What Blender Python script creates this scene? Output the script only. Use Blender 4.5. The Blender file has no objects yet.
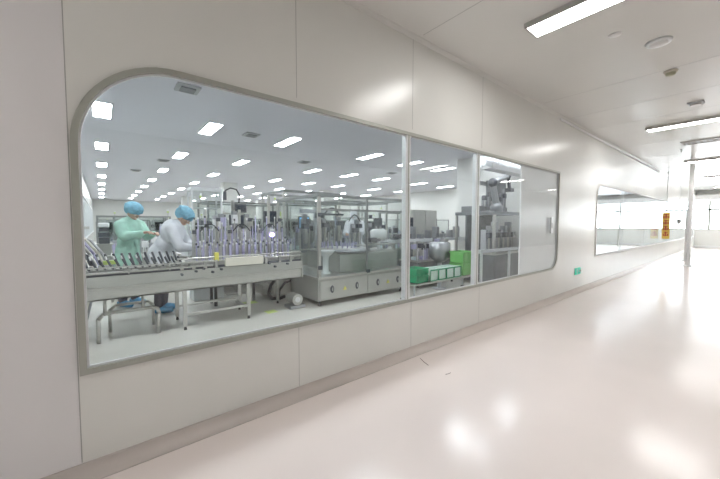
import bpy, bmesh, math, random
from mathutils import Vector, Matrix
R = math.radians
S = bpy.context.scene
C = S.collection
random.seed(7)

# ---------------------------------------------------------------- camera, world, exposure
cam = bpy.data.cameras.new('camera'); camo = bpy.data.objects.new('camera', cam); C.objects.link(camo)
cam.sensor_width = 36; cam.lens = 16.0; cam.clip_end = 200
yaw = R(51.1); pit = math.atan(15.7/320)
camo.location = (0, -2.45, 1.5)
look = Vector((math.cos(yaw)*math.cos(pit), math.sin(yaw)*math.cos(pit), -math.sin(pit)))
camo.rotation_euler = look.to_track_quat('-Z', 'Y').to_euler()
S.camera = camo
w = bpy.data.worlds.new('world'); S.world = w; w.use_nodes = True
w.node_tree.nodes['Background'].inputs[0].default_value = (.93, .97, 1, 1)
w.node_tree.nodes['Background'].inputs[1].default_value = 11.0
S.view_settings.view_transform = 'Standard'; S.view_settings.look = 'None'
S.view_settings.gamma = 1; S.view_settings.use_curve_mapping = False
S.view_settings.exposure = 0.0
CORR_LIGHT = 35.0
ROOM_LIGHT = 43.0

# ---------------------------------------------------------------- materials
def mat(name, col, rough=.5, metal=0, noise=0, nscale=6, bump=0, spec=.5, emit=None, es=0, coat=0, stretch=None):
    m = bpy.data.materials.new(name); m.use_nodes = True
    nt = m.node_tree; b = nt.nodes['Principled BSDF']
    b.inputs['Base Color'].default_value = (*col, 1); b.inputs['Roughness'].default_value = rough
    b.inputs['Metallic'].default_value = metal; b.inputs['Specular IOR Level'].default_value = spec
    b.inputs['Coat Weight'].default_value = coat; b.inputs['Coat Roughness'].default_value = .06
    if emit: b.inputs['Emission Color'].default_value = (*emit, 1); b.inputs['Emission Strength'].default_value = es
    if noise or bump:
        tc = nt.nodes.new('ShaderNodeTexCoord'); mp = nt.nodes.new('ShaderNodeMapping')
        nt.links.new(tc.outputs['Object'], mp.inputs[0])
        if stretch: mp.inputs['Scale'].default_value = stretch
        n = nt.nodes.new('ShaderNodeTexNoise'); n.inputs['Scale'].default_value = nscale; n.inputs['Detail'].default_value = 3
        nt.links.new(mp.outputs[0], n.inputs[0])
        if noise:
            r = nt.nodes.new('ShaderNodeMapRange')
            r.inputs[1].default_value = .3; r.inputs[2].default_value = .7
            r.inputs[3].default_value = 1-noise; r.inputs[4].default_value = 1+noise
            nt.links.new(n.outputs[0], r.inputs[0])
            v = nt.nodes.new('ShaderNodeVectorMath'); v.operation = 'SCALE'; v.inputs[0].default_value = col
            nt.links.new(r.outputs[0], v.inputs['Scale']); nt.links.new(v.outputs[0], b.inputs['Base Color'])
        if bump:
            bp = nt.nodes.new('ShaderNodeBump'); bp.inputs['Strength'].default_value = bump; bp.inputs['Distance'].default_value = .02
            nt.links.new(n.outputs[0], bp.inputs['Height']); nt.links.new(bp.outputs[0], b.inputs['Normal'])
    return m
def glass_mat(name, tint=(.955, .97, .975), gain=1.0):
    m = bpy.data.materials.new(name); m.use_nodes = True; nt = m.node_tree; nt.nodes.clear()
    o = nt.nodes.new('ShaderNodeOutputMaterial'); t = nt.nodes.new('ShaderNodeBsdfTransparent'); g = nt.nodes.new('ShaderNodeBsdfGlossy')
    t.inputs[0].default_value = (*tint, 1); g.inputs['Roughness'].default_value = .01; g.inputs['Color'].default_value = (1, 1, 1, 1)
    lw = nt.nodes.new('ShaderNodeLayerWeight'); lw.inputs[0].default_value = .5
    p = nt.nodes.new('ShaderNodeMath'); p.operation = 'POWER'; p.inputs[1].default_value = 4.5
    nt.links.new(lw.outputs['Facing'], p.inputs[0])
    a = nt.nodes.new('ShaderNodeMath'); a.operation = 'MULTIPLY_ADD'; a.inputs[1].default_value = .5*gain; a.inputs[2].default_value = .035*gain
    nt.links.new(p.outputs[0], a.inputs[0])
    mx = nt.nodes.new('ShaderNodeMixShader')
    nt.links.new(a.outputs[0], mx.inputs[0]); nt.links.new(t.outputs[0], mx.inputs[1]); nt.links.new(g.outputs[0], mx.inputs[2])
    nt.links.new(mx.outputs[0], o.inputs[0]); return m
M = dict(
 wall=mat('white_enamel_panel', (.765, .765, .735), .27, bump=.04, nscale=1.3, noise=.015, spec=.7),
 wall_cool_lit=mat('cool_lit_enamel_panel', (.77, .755, .765), .36, bump=.04, nscale=1.1, spec=.5),  # left wall section's cooler, lighter light put into the panel colour
 ceil=mat('ceiling_panel', (.74, .735, .71), .19, bump=.09, nscale=1.1, noise=.015, stretch=(1, .5, 1)),
 ceil_room=mat('room_ceiling', (.72, .72, .78), .5, noise=.02, nscale=.8),
 seam=mat('panel_seam', (.40, .40, .39), .6),
 floor=mat('epoxy_floor', (.86, .775, .742), .18, noise=.02, nscale=1.2, bump=.012, spec=.48),
 floor_room=mat('room_vinyl_floor', (.58, .57, .52), .34, noise=.05, nscale=2, bump=.02),
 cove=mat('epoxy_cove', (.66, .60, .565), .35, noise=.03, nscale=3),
 alu=mat('grey_aluminium_frame', (.40, .41, .37), .4, .3),
 dframe=mat('dark_frame_metal', (.27, .28, .275), .4, .4), dgrey=mat('dark_grey_sheet', (.20, .21, .22), .45, .3, noise=.15, nscale=5),
 olive=mat('olive_plastic', (.42, .42, .30), .5), infill=mat('infill_panel', (.88, .88, .89), .6),
 alul=mat('pale_aluminium', (.74, .76, .77), .35, .3),
 steel=mat('brushed_stainless', (.57, .565, .535), .30, .8, noise=.08, nscale=9, stretch=(1, 1, 8)),
 steeld=mat('dark_stainless', (.36, .37, .385), .34, .75, noise=.1, nscale=7),
 satin=mat('satin_grey_sheet', (.48, .48, .45), .38, .4, noise=.05, nscale=4),
 greyp=mat('grey_paint', (.44, .455, .475), .45, noise=.04),
 white=mat('white_plastic', (.82, .82, .82), .4),
 cream=mat('cream_plastic', (.72, .69, .60), .45),
 black=mat('black_rubber', (.03, .03, .035), .5),
 dark=mat('dark_plastic', (.09, .095, .11), .35),
 screen=mat('dark_screen', (.05, .06, .08), .15, coat=.5),
 bluescr=mat('lit_blue_screen', (.1, .3, .5), .3, emit=(.25, .6, 1.0), es=1.0),
 teal=mat('teal_tinted_plastic', (.66, .80, .81), .3),
 yellow=mat('yellow_plastic', (.80, .75, .16), .45),
 lime=mat('lime_plastic', (.62, .76, .22), .45),
 red=mat('red_enamel', (.62, .05, .06), .4),
 signy=mat('sign_yellow', (.95, .68, .14), .5),
 green=mat('green_crate', (.02, .34, .15), .45),
 lgreen=mat('light_green_crate', (.16, .50, .12), .45),
 palegreen=mat('pale_green_tray', (.60, .76, .68), .5),
 exitg=mat('exit_sign_green', (.02, .50, .34), .4, emit=(.02, .6, .4), es=.25),
 lilac=mat('lilac_plastic', (.50, .48, .68), .4),
 uv=mat('violet_lamp', (.6, .5, 1), .3, emit=(.50, .36, 1.0), es=9),
 skin=mat('skin', (.55, .36, .27), .55), hair=mat('black_hair', (.03, .025, .02), .6),
 gowng=mat('green_gown_cloth', (.42, .68, .57), .8, noise=.10, nscale=9, bump=1.0),
 gownw=mat('white_gown_cloth', (.74, .76, .80), .8, noise=.06, nscale=9, bump=1.0),
 capb=mat('blue_cap_cloth', (.20, .44, .57), .8, noise=.15, nscale=25, bump=.5),
 trous=mat('dark_trouser_cloth', (.07, .07, .09), .85), shoe=mat('blue_shoe_cover', (.08, .32, .55), .6),
 mask=mat('white_mask', (.8, .85, .88), .8),
 glass=glass_mat('window_glass'), guard=glass_mat('guard_glass', (.93, .955, .95), 1.3),
 light=mat('corridor_diffuser', (1, 1, 1), .5, emit=(1, .985, .96), es=CORR_LIGHT),
 rlight=mat('room_diffuser', (1, 1, 1), .5, emit=(.93, .965, 1), es=ROOM_LIGHT),
 alur=mat('light_fitting_frame', (.55, .54, .53), .4, .3),
 twig=mat('brown_scrap', (.16, .12, .10), .7),
)

# ---------------------------------------------------------------- helpers
class MB:
    def __init__(s): s.bm = bmesh.new(); s.mats = []; s.cur = 0
    def m(s, k):
        if k not in s.mats: s.mats.append(k)
        s.cur = s.mats.index(k); return s
    def _fin(s, geom):
        for f in {f for v in geom for f in v.link_faces}: f.material_index = s.cur
    def box(s, a, b, bev=0, rot=None):
        a = Vector(a); b = Vector(b); c = (a+b)/2; d = Vector([abs(x) for x in (b-a)])
        g = bmesh.ops.create_cube(s.bm, size=1)['verts']
        bmesh.ops.scale(s.bm, vec=d, verts=g)
        if bev:
            es = list({e for v in g for e in v.link_edges})
            r = bmesh.ops.bevel(s.bm, geom=es, offset=bev, segments=2, affect='EDGES', profile=.5)
            g = list({v for f in r['faces'] for v in f.verts} | {v for v in g if v.is_valid})
        if rot: bmesh.ops.rotate(s.bm, cent=(0, 0, 0), matrix=rot, verts=g)
        bmesh.ops.translate(s.bm, vec=c, verts=g); s._fin(g); return s
    def cyl(s, p, q, r, r2=None, n=12):
        p = Vector(p); q = Vector(q); d = q-p
        g = bmesh.ops.create_cone(s.bm, cap_ends=True, segments=n, radius1=r, radius2=r if r2 is None else r2, depth=d.length)['verts']
        mt = Matrix.Translation((p+q)/2) @ d.to_track_quat('Z', 'Y').to_matrix().to_4x4()
        bmesh.ops.transform(s.bm, matrix=mt, verts=g); s._fin(g); return s
    def sph(s, c, r, sc=(1, 1, 1), n=12, rot=None):
        g = bmesh.ops.create_uvsphere(s.bm, u_segments=n, v_segments=max(6, n*2//3), radius=r)['verts']
        bmesh.ops.scale(s.bm, vec=sc, verts=g)
        if rot: bmesh.ops.rotate(s.bm, cent=(0, 0, 0), matrix=rot, verts=g)
        bmesh.ops.translate(s.bm, vec=c, verts=g); s._fin(g); return s
    def tube(s, pts, r, n=8):
        pts = [Vector(p) for p in pts]
        for i in range(len(pts)-1): s.cyl(pts[i], pts[i+1], r, n=n)
        for p in pts[1:-1]: s.sph(p, r*1.0, n=8)
        return s
    def lathe(s, prof, c, n=20):
        rings = []
        for r, z in prof:
            rings.append([s.bm.verts.new((c[0]+r*math.cos(2*math.pi*k/n), c[1]+r*math.sin(2*math.pi*k/n), c[2]+z)) for k in range(n)])
        fs = []
        for a, b in zip(rings, rings[1:]):
            for k in range(n): fs.append(s.bm.faces.new((a[k], a[(k+1) % n], b[(k+1) % n], b[k])))
        fs.append(s.bm.faces.new(rings[0][::-1])); fs.append(s.bm.faces.new(rings[-1]))
        for f in fs: f.material_index = s.cur; f.smooth = True
        return s
    def build(s, name, parent=None, smooth=False):
        me = bpy.data.meshes.new(name); s.bm.normal_update()
        bmesh.ops.recalc_face_normals(s.bm, faces=s.bm.faces)
        s.bm.to_mesh(me); s.bm.free()
        for k in s.mats: me.materials.append(M[k])
        if smooth:
            for p in me.polygons: p.use_smooth = len(p.vertices) == 4
        o = bpy.data.objects.new(name, me); C.objects.link(o)
        if parent: o.parent = parent
        return o
def mb(k): return MB().m(k)
def tag(o, label, cat, group=None, kind=None):
    o['label'] = label; o['category'] = cat
    if group: o['group'] = group
    if kind: o['kind'] = kind
    return o
def thing(name, label, cat, loc=(0, 0, 0), rz=0, group=None):
    o = bpy.data.objects.new(name, None); C.objects.link(o); o.empty_display_size = .1
    o.location = loc; o.rotation_euler = (0, 0, rz); tag(o, label, cat, group); return o
def dup(root, loc, rz=0, label=None, scale=None, skip=()):
    r = root.copy(); C.objects.link(r); r.location = loc; r.rotation_euler = (0, 0, rz)
    if scale: r.scale = scale
    if label: r['label'] = label
    for ch in list(root.children):
        if ch.name.split('.')[0] in skip: continue
        c = ch.copy(); C.objects.link(c); c.parent = r
        for g in ch.children:
            d = g.copy(); C.objects.link(d); d.parent = c
    return r
def struct(o, label=None):
    o['kind'] = 'structure'
    if label: o['label'] = label
    return o
def outline(loops, name, thick, y, mk, parent=None):
    """2-D loops in (x,z), first is outer, the rest holes, extruded along y about y."""
    cu = bpy.data.curves.new(name, 'CURVE'); cu.dimensions = '2D'; cu.fill_mode = 'BOTH'; cu.extrude = thick/2
    for lp in loops:
        sp = cu.splines.new('POLY'); sp.points.add(len(lp)-1); sp.use_cyclic_u = True
        for p, (x, z) in zip(sp.points, lp): p.co = (x, z, 0, 1)
    t = bpy.data.objects.new('tmp', cu); C.objects.link(t)
    bpy.context.view_layer.update()
    me = bpy.data.meshes.new_from_object(t.evaluated_get(bpy.context.evaluated_depsgraph_get()))
    bpy.data.objects.remove(t); bpy.data.curves.remove(cu)
    me.transform(Matrix.Translation((0, y, 0)) @ Matrix.Rotation(R(90), 4, 'X')); me.name = name
    me.materials.clear(); me.materials.append(M[mk])
    o = bpy.data.objects.new(name, me); C.objects.link(o)
    if parent: o.parent = parent
    return o
def winloop(x0, x1, z0, z1, r, off=0, n=14, rb=None):
    """rounded top-left and bottom-right corners, square others"""
    x0 -= off; x1 += off; z0 -= off; z1 += off; r = r+off
    p = [(x0, z0)]
    q = .5*r
    c = (x1-q, z0+q)
    p += [(c[0]+q*math.cos(a), c[1]+q*math.sin(a)) for a in [R(-90+90*k/n) for k in range(n+1)]]
    p.append((x1, z1))
    c = (x0+r, z1-r)
    p += [(c[0]+r*math.cos(a), c[1]+r*math.sin(a)) for a in [R(90+90*k/n) for k in range(n+1)]]
    return p

# ---------------------------------------------------------------- structure
CH = 3.56
X0, X1 = -8.0, 29.0
fl = mb('floor').box((X0, -6.5, -.1), (X1, .0, 0)).build('floor'); struct(fl)
fl = mb('floor_room').box((-.8, .0, -.1), (X1, 33.2, 0)).build('floor'); struct(fl)
struct(mb('ceil').box((X0, -6.5, CH), (X1, .1, CH+.12)).build('ceiling'))
struct(mb('ceil_room').box((-.8, .1, CH), (X1, 33.2, CH+.12)).build('ceiling'))
W1 = (-.125, 6.96, .615, 2.505); W2 = (9.3, 28.4, .70, 2.48)
wall = outline([[(-.13, 0), (X1, 0), (X1, CH), (-.13, CH)], winloop(*W1, .55), winloop(*W2, .3)], 'wall_left', .1, .05, 'wall'); struct(wall)
struct(mb('wall_cool_lit').box((X0, 0, 0), (-.134, .1, CH)).build('wall_left'))
# seams between the wall panels
k = 0
for x in [-.132+1.43*i for i in range(-4, 4)]:
    m = mb('seam'); n = 0
    inw = (W1[0]+.1 < x < W1[1]+.05) or (W2[0] < x < W2[1])
    top = W1[3] if x < 8 else W2[3]; bot = W1[2] if x < 8 else W2[2]
    if inw:
        m.box((x-.0018, -.0012, .09), (x+.0018, .001, bot-.005)); m.box((x-.0025, -.0012, top+.045), (x+.0025, .001, CH-.035))
    else: m.box((x-.0025, -.0012, .09), (x+.0025, .001, CH-.035))
    struct(m.build('trim_%d' % (k := k+1)))
# coves wall/floor and wall/ceiling: concave quarter rounds
def cove(name, x0, x1, y, z, r, mk, up=1, sy=-1):
    b = MB().m(mk); n = 8
    arc = [(y+sy*(r-r*math.cos(a)), z+up*(r-r*math.sin(a))) for a in [R(90*i/n) for i in range(n+1)]]
    prof = [(y, z)]+arc
    vs = [[b.bm.verts.new((x, p[0], p[1])) for p in prof] for x in (x0, x1)]
    L = len(prof)
    for i in range(L):
        f = b.bm.faces.new((vs[0][i], vs[0][(i+1) % L], vs[1][(i+1) % L], vs[1][i]))
        f.smooth = 1 < i+1 < L
    for v in vs: b.bm.faces.new(v)
    return struct(b.build(name))
cove('baseboard_left', X0, X1, 0, 0, .085, 'cove')
cove('baseboard_left', X0, X1, -6.5, 0, .085, 'cove', 1, 1)
cove('trim_40', X0, X1, 0, CH, .035, 'wall', -1)
# ceiling seams across the corridor
for i, x in enumerate([-3.1, -.15, 2.8, 5.95, 7.2, 9.4-1.0, 11.0, 13.3, 15.6+.6, 17.8, 20, 22.3, 24.6, 27]):
    struct(mb('seam').box((x-.003, -6.4, CH-.0012), (x+.003, -.08, CH+.001)).build('trim_%d' % (41+i)))
# white strip under the far ceiling, added as the cove's bright highlight
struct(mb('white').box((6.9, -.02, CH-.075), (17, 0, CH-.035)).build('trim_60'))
# other walls
struct(mb('wall').box((X0-.1, -6.5, 0), (X0, .1, CH)).build('wall_back'))
struct(mb('wall').box((X0, -6.6, 0), (X1, -6.5, CH)).build('wall_right'))
def wall_with_trims(name, a, b):
    struct(mb('wall').box((a[0], a[1], 0), (b[0], b[1], CH)).build(name))
wall_with_trims('wall_left', (-.65, .1), (-.55, 33))
wall_with_trims('wall_far', (-.65, 33), (16.4, 33.1))
wall_with_trims('wall_right', (16.3, 3.6), (16.4, 33))
wall_with_trims('wall_right', (9.0, .1), (9.1, 3.6))
wall_with_trims('wall_right', (9.0, 3.6), (16.4, 3.7))
wall_with_trims('wall_far', (16.4, 8), (X1, 8.1))
# glazed partition running down the left side of the production room
for i in range(9):
    y = 1.2+i*3.4
    p = bpy.data.objects.new('window_%d' % (i+3), None); C.objects.link(p); struct(p)
    mb('alul').box((-.55, y, .9), (-.52, y+.06, 2.6)).box((-.55, y+3.0, .9), (-.52, y+3.06, 2.6)).box((-.55, y+1.5, .94), (-.52, y+1.55, 2.56)).box((-.55, y, .88), (-.51, y+3.06, .94)).box((-.55, y, 2.56), (-.51, y+3.06, 2.62)).build('window_frame', p)
    mb('guard').box((-.545, y+.06, .94), (-.538, y+3.0, 2.56)).build('pane', p)
# facade at the corridor's end
struct(mb('wall').box((X1, -6.6, 0), (X1+.15, 8.1, 1.16)).box((X1, -6.6, 2.93), (X1+.15, 8.1, CH)).build('wall_far'))
struct(mb('white').box((X1-.45, -6.5, 2.95), (X1-.01, 8, 3.25)).build('trim_61'))
f = bpy.data.objects.new('window_20', None); C.objects.link(f); struct(f)
m = mb('alu')
y = -6.4
while y < 8: m.box((X1+.0, y-.05, 1.16), (X1+.09, y+.05, 2.93)); y += 1.45
m.box((X1+.0, -6.5, 2.32), (X1+.09, 8, 2.42)).box((X1-.02, -6.5, 1.14), (X1+.1, 8, 1.19)); m.build('window_frame', f)
mb('glass').box((X1+.05, -6.5, 1.19), (X1+.058, 8, 2.93)).build('pane', f)
struct(mb('white').box((X1-.16, -6.5, 0.02), (X1-.02, 8, .16)).build('baseboard_far'))
# glazed door frame inside the neighbouring room
m = mb('alu').box((26.9, 3.34, 0), (26.98, 3.40, 2.4)).box((26.9, 3.34, 2.34), (26.98, 8, 2.4)).box((26.9, 5.6, 0), (26.98, 5.66, 2.34))
d = bpy.data.objects.new('door_1', None); C.objects.link(d); struct(d); m.build('door_frame', d)
mb('glass').box((26.935, 3.4, .01), (26.943, 5.6, 2.34)).build('pane', d)

# windows between corridor and rooms
def window(n, W, r, mulls, fk='alu'):
    root = bpy.data.objects.new('window_%d' % n, None); C.objects.link(root); struct(root)
    outline([winloop(*W, r, 0), winloop(*W, r, -.034)], 'window_frame', .02, -.009, fk, root)
    outline([winloop(*W, r, 0.0), winloop(*W, r, -.045)], 'reveal_trim', .018, .010, 'alul' if n == 1 else 'white', root)
    for x, wd in mulls:
        mm = mb('alul').box((x-wd, -.008, W[2]+.02), (x+wd, .06, W[3]-.02), .004)
        o = mm.build('mullion', root)
        mb(fk).box((x-.006, -.012, W[2]), (x+.006, -.008, W[3])).build('mullion_bead', o)
    outline([winloop(*W, r, -.005)], 'pane', .006, .011, 'glass', root)
    return root
window(1, W1, .55, [(2.66, .035), (4.07, .04)])
window(2, W2, .3, [], 'white')
# white infill panel standing right behind the glass at the window's right end
struct(mb('wall_cool_lit').box((5.75, .101, .0), (9.0, .16, CH)).build('wall_right'))
struct(mb('infill').box((5.42, .022, .64), (6.93, .040, 2.47)).build('trim_65'), 'white infill panel behind the glass')
tag(mb('alul').box((6.55, -.035, 1.32), (6.62, -.004, 1.62), .006).box((6.565, -.05, 1.42), (6.605, -.03, 1.52), .004).build('door_intercom'),
    'slim pale upright plate fixed on the glass near its right end', 'plate')

# pillars of the production room
for i, (x, y, wd) in enumerate([(5.1, 14.5, .33), (10.9, 14.5, .33), (15.9, 7.4, .33), (5.1, 25, .3), (10.9, 25, .3)]):
    struct(mb('wall').box((x-wd, y-wd, 0), (x+wd, y+wd, CH)).build('trim_%d' % (70+i)), 'square white pillar')

# ---------------------------------------------------------------- corridor fittings
def ceiling_light(w, l, mk, fr, deep, label, group):
    r = thing('ceiling_light', label, 'ceiling light', group=group)
    mb(fr).box((-w/2-.025, -l/2-.025, -deep), (-w/2, l/2+.025, 0)).box((w/2, -l/2-.025, -deep), (w/2+.025, l/2+.025, 0)).box((-w/2, -l/2-.025, -deep), (w/2, -l/2, 0)).box((-w/2, l/2, -deep), (w/2, l/2+.025, 0)).build('light_frame', r)
    mb(mk).box((-w/2, -l/2, -deep+.008), (w/2, l/2, -.002)).build('diffuser', r)
    return r
L0 = ceiling_light(.24, 1.15, 'light', 'alur', .05, 'long bright ceiling light nearest the camera, cut off by the top edge of the photo', 'corridor ceiling lights')
L0.location = (3.60, -1.46, CH)
lab = ['second ceiling light down the corridor, thin bright bar at the right edge', 'third ceiling light down the corridor, thin bar beyond the vent',
       'fourth ceiling light down the corridor, very thin bar', 'farthest ceiling light by the end windows']
for i, x in enumerate((9.32, 15.15, 20.85, 26.5)): dup(L0, (x, -1.46, CH), 0, lab[i])
for i, x in enumerate((-2.2, 3.64, 9.32, 15.15, 20.85, 26.5)):
    dup(L0, (x, -4.9, CH), 0, 'ceiling light over the far side of the corridor, number %s from this end' % ['one', 'two', 'three', 'four', 'five', 'six'][i])
dup(L0, (-2.2, -1.46, CH), 0, 'ceiling light above and behind the camera position')
def disc(name, label, cat, x, y, prof, mk, z=CH):
    return tag(mb(mk).lathe(prof, (x, y, z)).build(name), label, cat)
disc('blanking_plate', 'small white round cover plate on the ceiling by the nearest light', 'ceiling plate', 4.42, -1.4, [(.045, -.012), (.055, -.008), (.06, 0)], 'white')
t = thing('ceiling_speaker', 'round white ceiling speaker with raised rim', 'speaker', (4.98, -1.67, CH))
mb('alul').lathe([(.085, -.022), (.105, -.022), (.12, 0)], (0, 0, 0), 28).build('rim', t)
mb('white').lathe([(.06, -.034), (.082, -.026), (.085, -.004)], (0, 0, 0), 28).build('grille', t)
t = thing('smoke_detector', 'small round smoke detector with olive coloured base', 'smoke detector', (6.05, -1.64, CH))
mb('cream').lathe([(.065, -.025), (.075, 0)], (0, 0, 0)).build('base', t)
mb('olive').lathe([(.03, -.06), (.05, -.05), (.055, -.025)], (0, 0, 0)).build('sensing_head', t)
t = thing('ceiling_diffuser', 'grey square air diffuser box on the corridor ceiling', 'air diffuser', (7.95, -1.72, CH))
mb('greyp').box((-.10, -.10, -.02), (.10, .10, 0), .006).build('housing', t)
mb('alur').box((-.07, -.07, -.045), (.07, .07, -.02), .01).build('baffle', t)
t = thing('ceiling_vent', 'long slotted grey air vent flush in the ceiling before the third light', 'vent', (11.7, -1.6, CH))
mb('alur').box((-.22, -.45, -.02), (-.18, .45, 0)).box((.18, -.45, -.02), (.22, .45, 0)).box((-.18, -.45, -.02), (.18, -.41, 0)).box((-.18, .41, -.02), (.18, .45, 0)).build('vent_frame', t)
m = mb('greyp')
for i in range(8): m.box((-.18, -.40+i*.105, -.014), (.18, -.345+i*.105, -.006))
m.build('louvre', t)
def sprinkler(x, y, label):
    t = thing('sprinkler', label, 'sprinkler', (x, y, CH), group='ceiling sprinklers')
    mb('alul').lathe([(.035, -.008), (.04, 0)], (0, 0, 0)).build('escutcheon', t)
    mb('steel').cyl((0, 0, -.008), (0, 0, -.05), .012).lathe([(.028, -.058), (.028, -.052)], (0, 0, 0)).build('deflector', t)
sprinkler(12.6, -1.05, 'sprinkler head on the ceiling beside the slotted vent')
#sprinkler(8.3, -.55, 'sprinkler head on the ceiling close above the highlight strip')
# exit sign low on the wall
t = thing('exit_sign', 'small green emergency exit plate low on the white wall', 'sign', (8.13, 0, .46))
mb('exitg').box((-.17, -.016, -.075), (.17, -.001, .075), .004).build('plate', t)
m = mb('white').cyl((-.05, -.019, .045), (-.05, -.016, .045), .012).box((-.06, -.019, -.005), (-.04, -.016, .03))
m.box((-.09, -.019, .012), (-.03, -.016, .02)).box((-.075, -.019, -.045), (-.065, -.016, -.005), rot=None).box((-.045, -.019, -.02), (-.035, -.016, -.0)).box((-.04, -.019, -.05), (-.03, -.016, -.02))
m.build('running_figure', t)
mb('white').box((.02, -.019, -.006), (.10, -.016, .006)).cyl((.10, -.0175, .0), (.13, -.0175, 0), .024, .001, n=4).build('arrow', t)
# hanging yellow sign
t = thing('hanging_sign', 'tall yellow sign with red characters hanging from the corridor ceiling', 'sign', (17.6, -.16, 0), R(0))
mb('signy').box((-.012, -.115, .90), (.012, .115, 1.95), .004).build('board', t)
m = mb('red')
rr = random.Random(3)
for i in range(4):
    z = 1.80-i*.235
    for dz in (.07, .0, -.06): m.box((-.016, -.085+rr.random()*.03, z+dz-.016), (.016, .085-rr.random()*.03, z+dz+.011))
    m.box((-.016, -.011, z-.09), (.016, .02, z+.09)); m.box((-.016, -.08, z-.08), (.016, -.055, z+.01)); m.box((-.016, .055, z-.08), (.016, .08, z+.01))
m.build('red_characters', t)
mb('alul').cyl((0, 0, 1.95), (0, 0, CH), .012).build('hanger_rod', t)
# white post and slim glazed barrier
t = thing('corridor_post', 'white steel post from floor to ceiling towards the end windows', 'post', (16.2, -.95, 0))
mb('white').cyl((0, 0, 0), (0, 0, CH), .065, n=20).build('shaft', t)
mb('white').lathe([(.12, 0), (.12, .02), (.075, .03)], (0, 0, 0)).build('base_flange', t)
t = thing('barrier_post', 'short white barrier post standing behind the tall corridor post', 'post', (18.6, -.66, 0))
mb('white').box((-.05, -.05, 0), (.05, .05, 2.05), .01).build('shaft', t)
mb('alul').box((-.09, -.11, 0), (.09, .11, .03), .005).build('base_plate', t)
t = thing('hanging_scale', 'thin grey hanging hook device between yellow sign and white post', 'hook', (18.2, -.45, 0))
mb('alul').cyl((0, 0, 2.0), (0, 0, CH), .006).build('cord', t)
mb('greyp').cyl((0, 0, 1.35), (0, 0, 2.0), .014).box((-.03, -.07, 1.5), (.03, .05, 1.68), .01).build('handle', t)
# scrap on the floor
tag(mb('twig').tube([(2.72, -.15, .003), (2.68, -.23, .003), (2.65, -.32, .003)], .0028, 6).build('wire_scrap'), 'thin bent dark scrap lying on the pink floor near the wall', 'scrap')
tag(mb('twig').tube([(2.62, -.56, .003), (2.65, -.57, .003), (2.69, -.57, .003)], .0022, 6).build('wire_scrap'), 'smallest dark speck of scrap lying further out on the pink floor', 'scrap')

# ---------------------------------------------------------------- room ceiling
RL = ceiling_light(.26, .98, 'rlight', 'alul', .014, '', 'ceiling lights of the production room')
xs = [.07, 1.90, 3.71, 6.46, 8.27, 10.1, 12.73, 14.95]; ys = [1.35+3.45*i+.28 for i in range(9)]
o1 = ['nearest the window', 'second', 'third', 'fourth', 'fifth', 'sixth', 'seventh', 'eighth', 'farthest']
o2 = ['leftmost', 'second', 'third', 'fourth', 'fifth', 'sixth', 'seventh', 'rightmost']
first = True
for j, y in enumerate(ys):
    for i, x in enumerate(xs):
        if x > 8.5 and y < 4: continue
        l = 'ceiling light beyond the window, row %s, %s column from left' % (o1[j] if j == 0 else o1[j]+' back', o2[i])
        if first: RL.location = (x, y, CH); RL['label'] = l; first = False
        else: dup(RL, (x, y, CH), 0, l)
for i, x in enumerate((11.5, 14.5, 19, 22.5, 26)):
    dup(RL, (x, 2.0, CH), 0, 'ceiling light panel in the neighbouring room, %s from the near partition' % ['first', 'second', 'third', 'fourth', 'fifth'][i])
def grille(x, y, label):
    t = thing('return_grille', label, 'ceiling grille', (x, y, CH), group='small ceiling grilles')
    mb('greyp').box((-.16, -.16, -.03), (.16, .16, 0), .006).build('housing', t)
    mb('dgrey').box((-.10, -.10, -.045), (.10, .10, -.03)).build('opening', t)
grille(1.08, 3.05, 'grey square ceiling grille close behind the rounded window corner')
grille(1.08, 12.6, 'dark ceiling grille far back over the green-gowned person')
grille(1.62, 9.7, 'dark ceiling grille between the second and third light rows')
grille(2.75, 4.95, 'dark ceiling grille between second and third light columns near the front')
grille(5.3, 7.1, 'pale ceiling grille right of the third light column')
grille(9.2, 6.9, 'ceiling grille seen through the middle pane')

# ---------------------------------------------------------------- front conveyor bench
B = thing('conveyor_bench', 'long stainless conveyor bench running along behind the left window pane', 'conveyor', (0, 2.55, 0))
mb('steel').box((-.5, 0, .56), (2.72, .012, .715)).box((-.5, .0, .56), (2.72, .75, .575)).box((-.5, .74, .56), (2.72, .75, .86)).build('lower_trough', B)
mb('satin').box((-.5, -.03, .722), (2.72, -.015, .855), .003).box((2.70, -.03, .56), (2.72, .75, .875)).build('front_apron', B)
mb('steel').box((-.5, -.04, .885), (1.25, .01, .905)).box((-.5, -.045, .955), (1.2, -.02, .97)).build('edge_rail', B)
mb('dark').box((-.5, -.008, .855), (2.70, .0, .885)).build('shadow_gap_strip', B)
mb('steeld').box((-.5, .012, .80), (2.70, .74, .83)).build('belt_bed', B)
m = mb('dark').box((-.5, .08, .84), (2.65, .40, .86)); m.build('belt', B)
for x in (-.35, .25, .70): mb('steel').cyl((x, -.035, .87), (x, -.035, .96), .008).build('rail_post', B)
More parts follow.
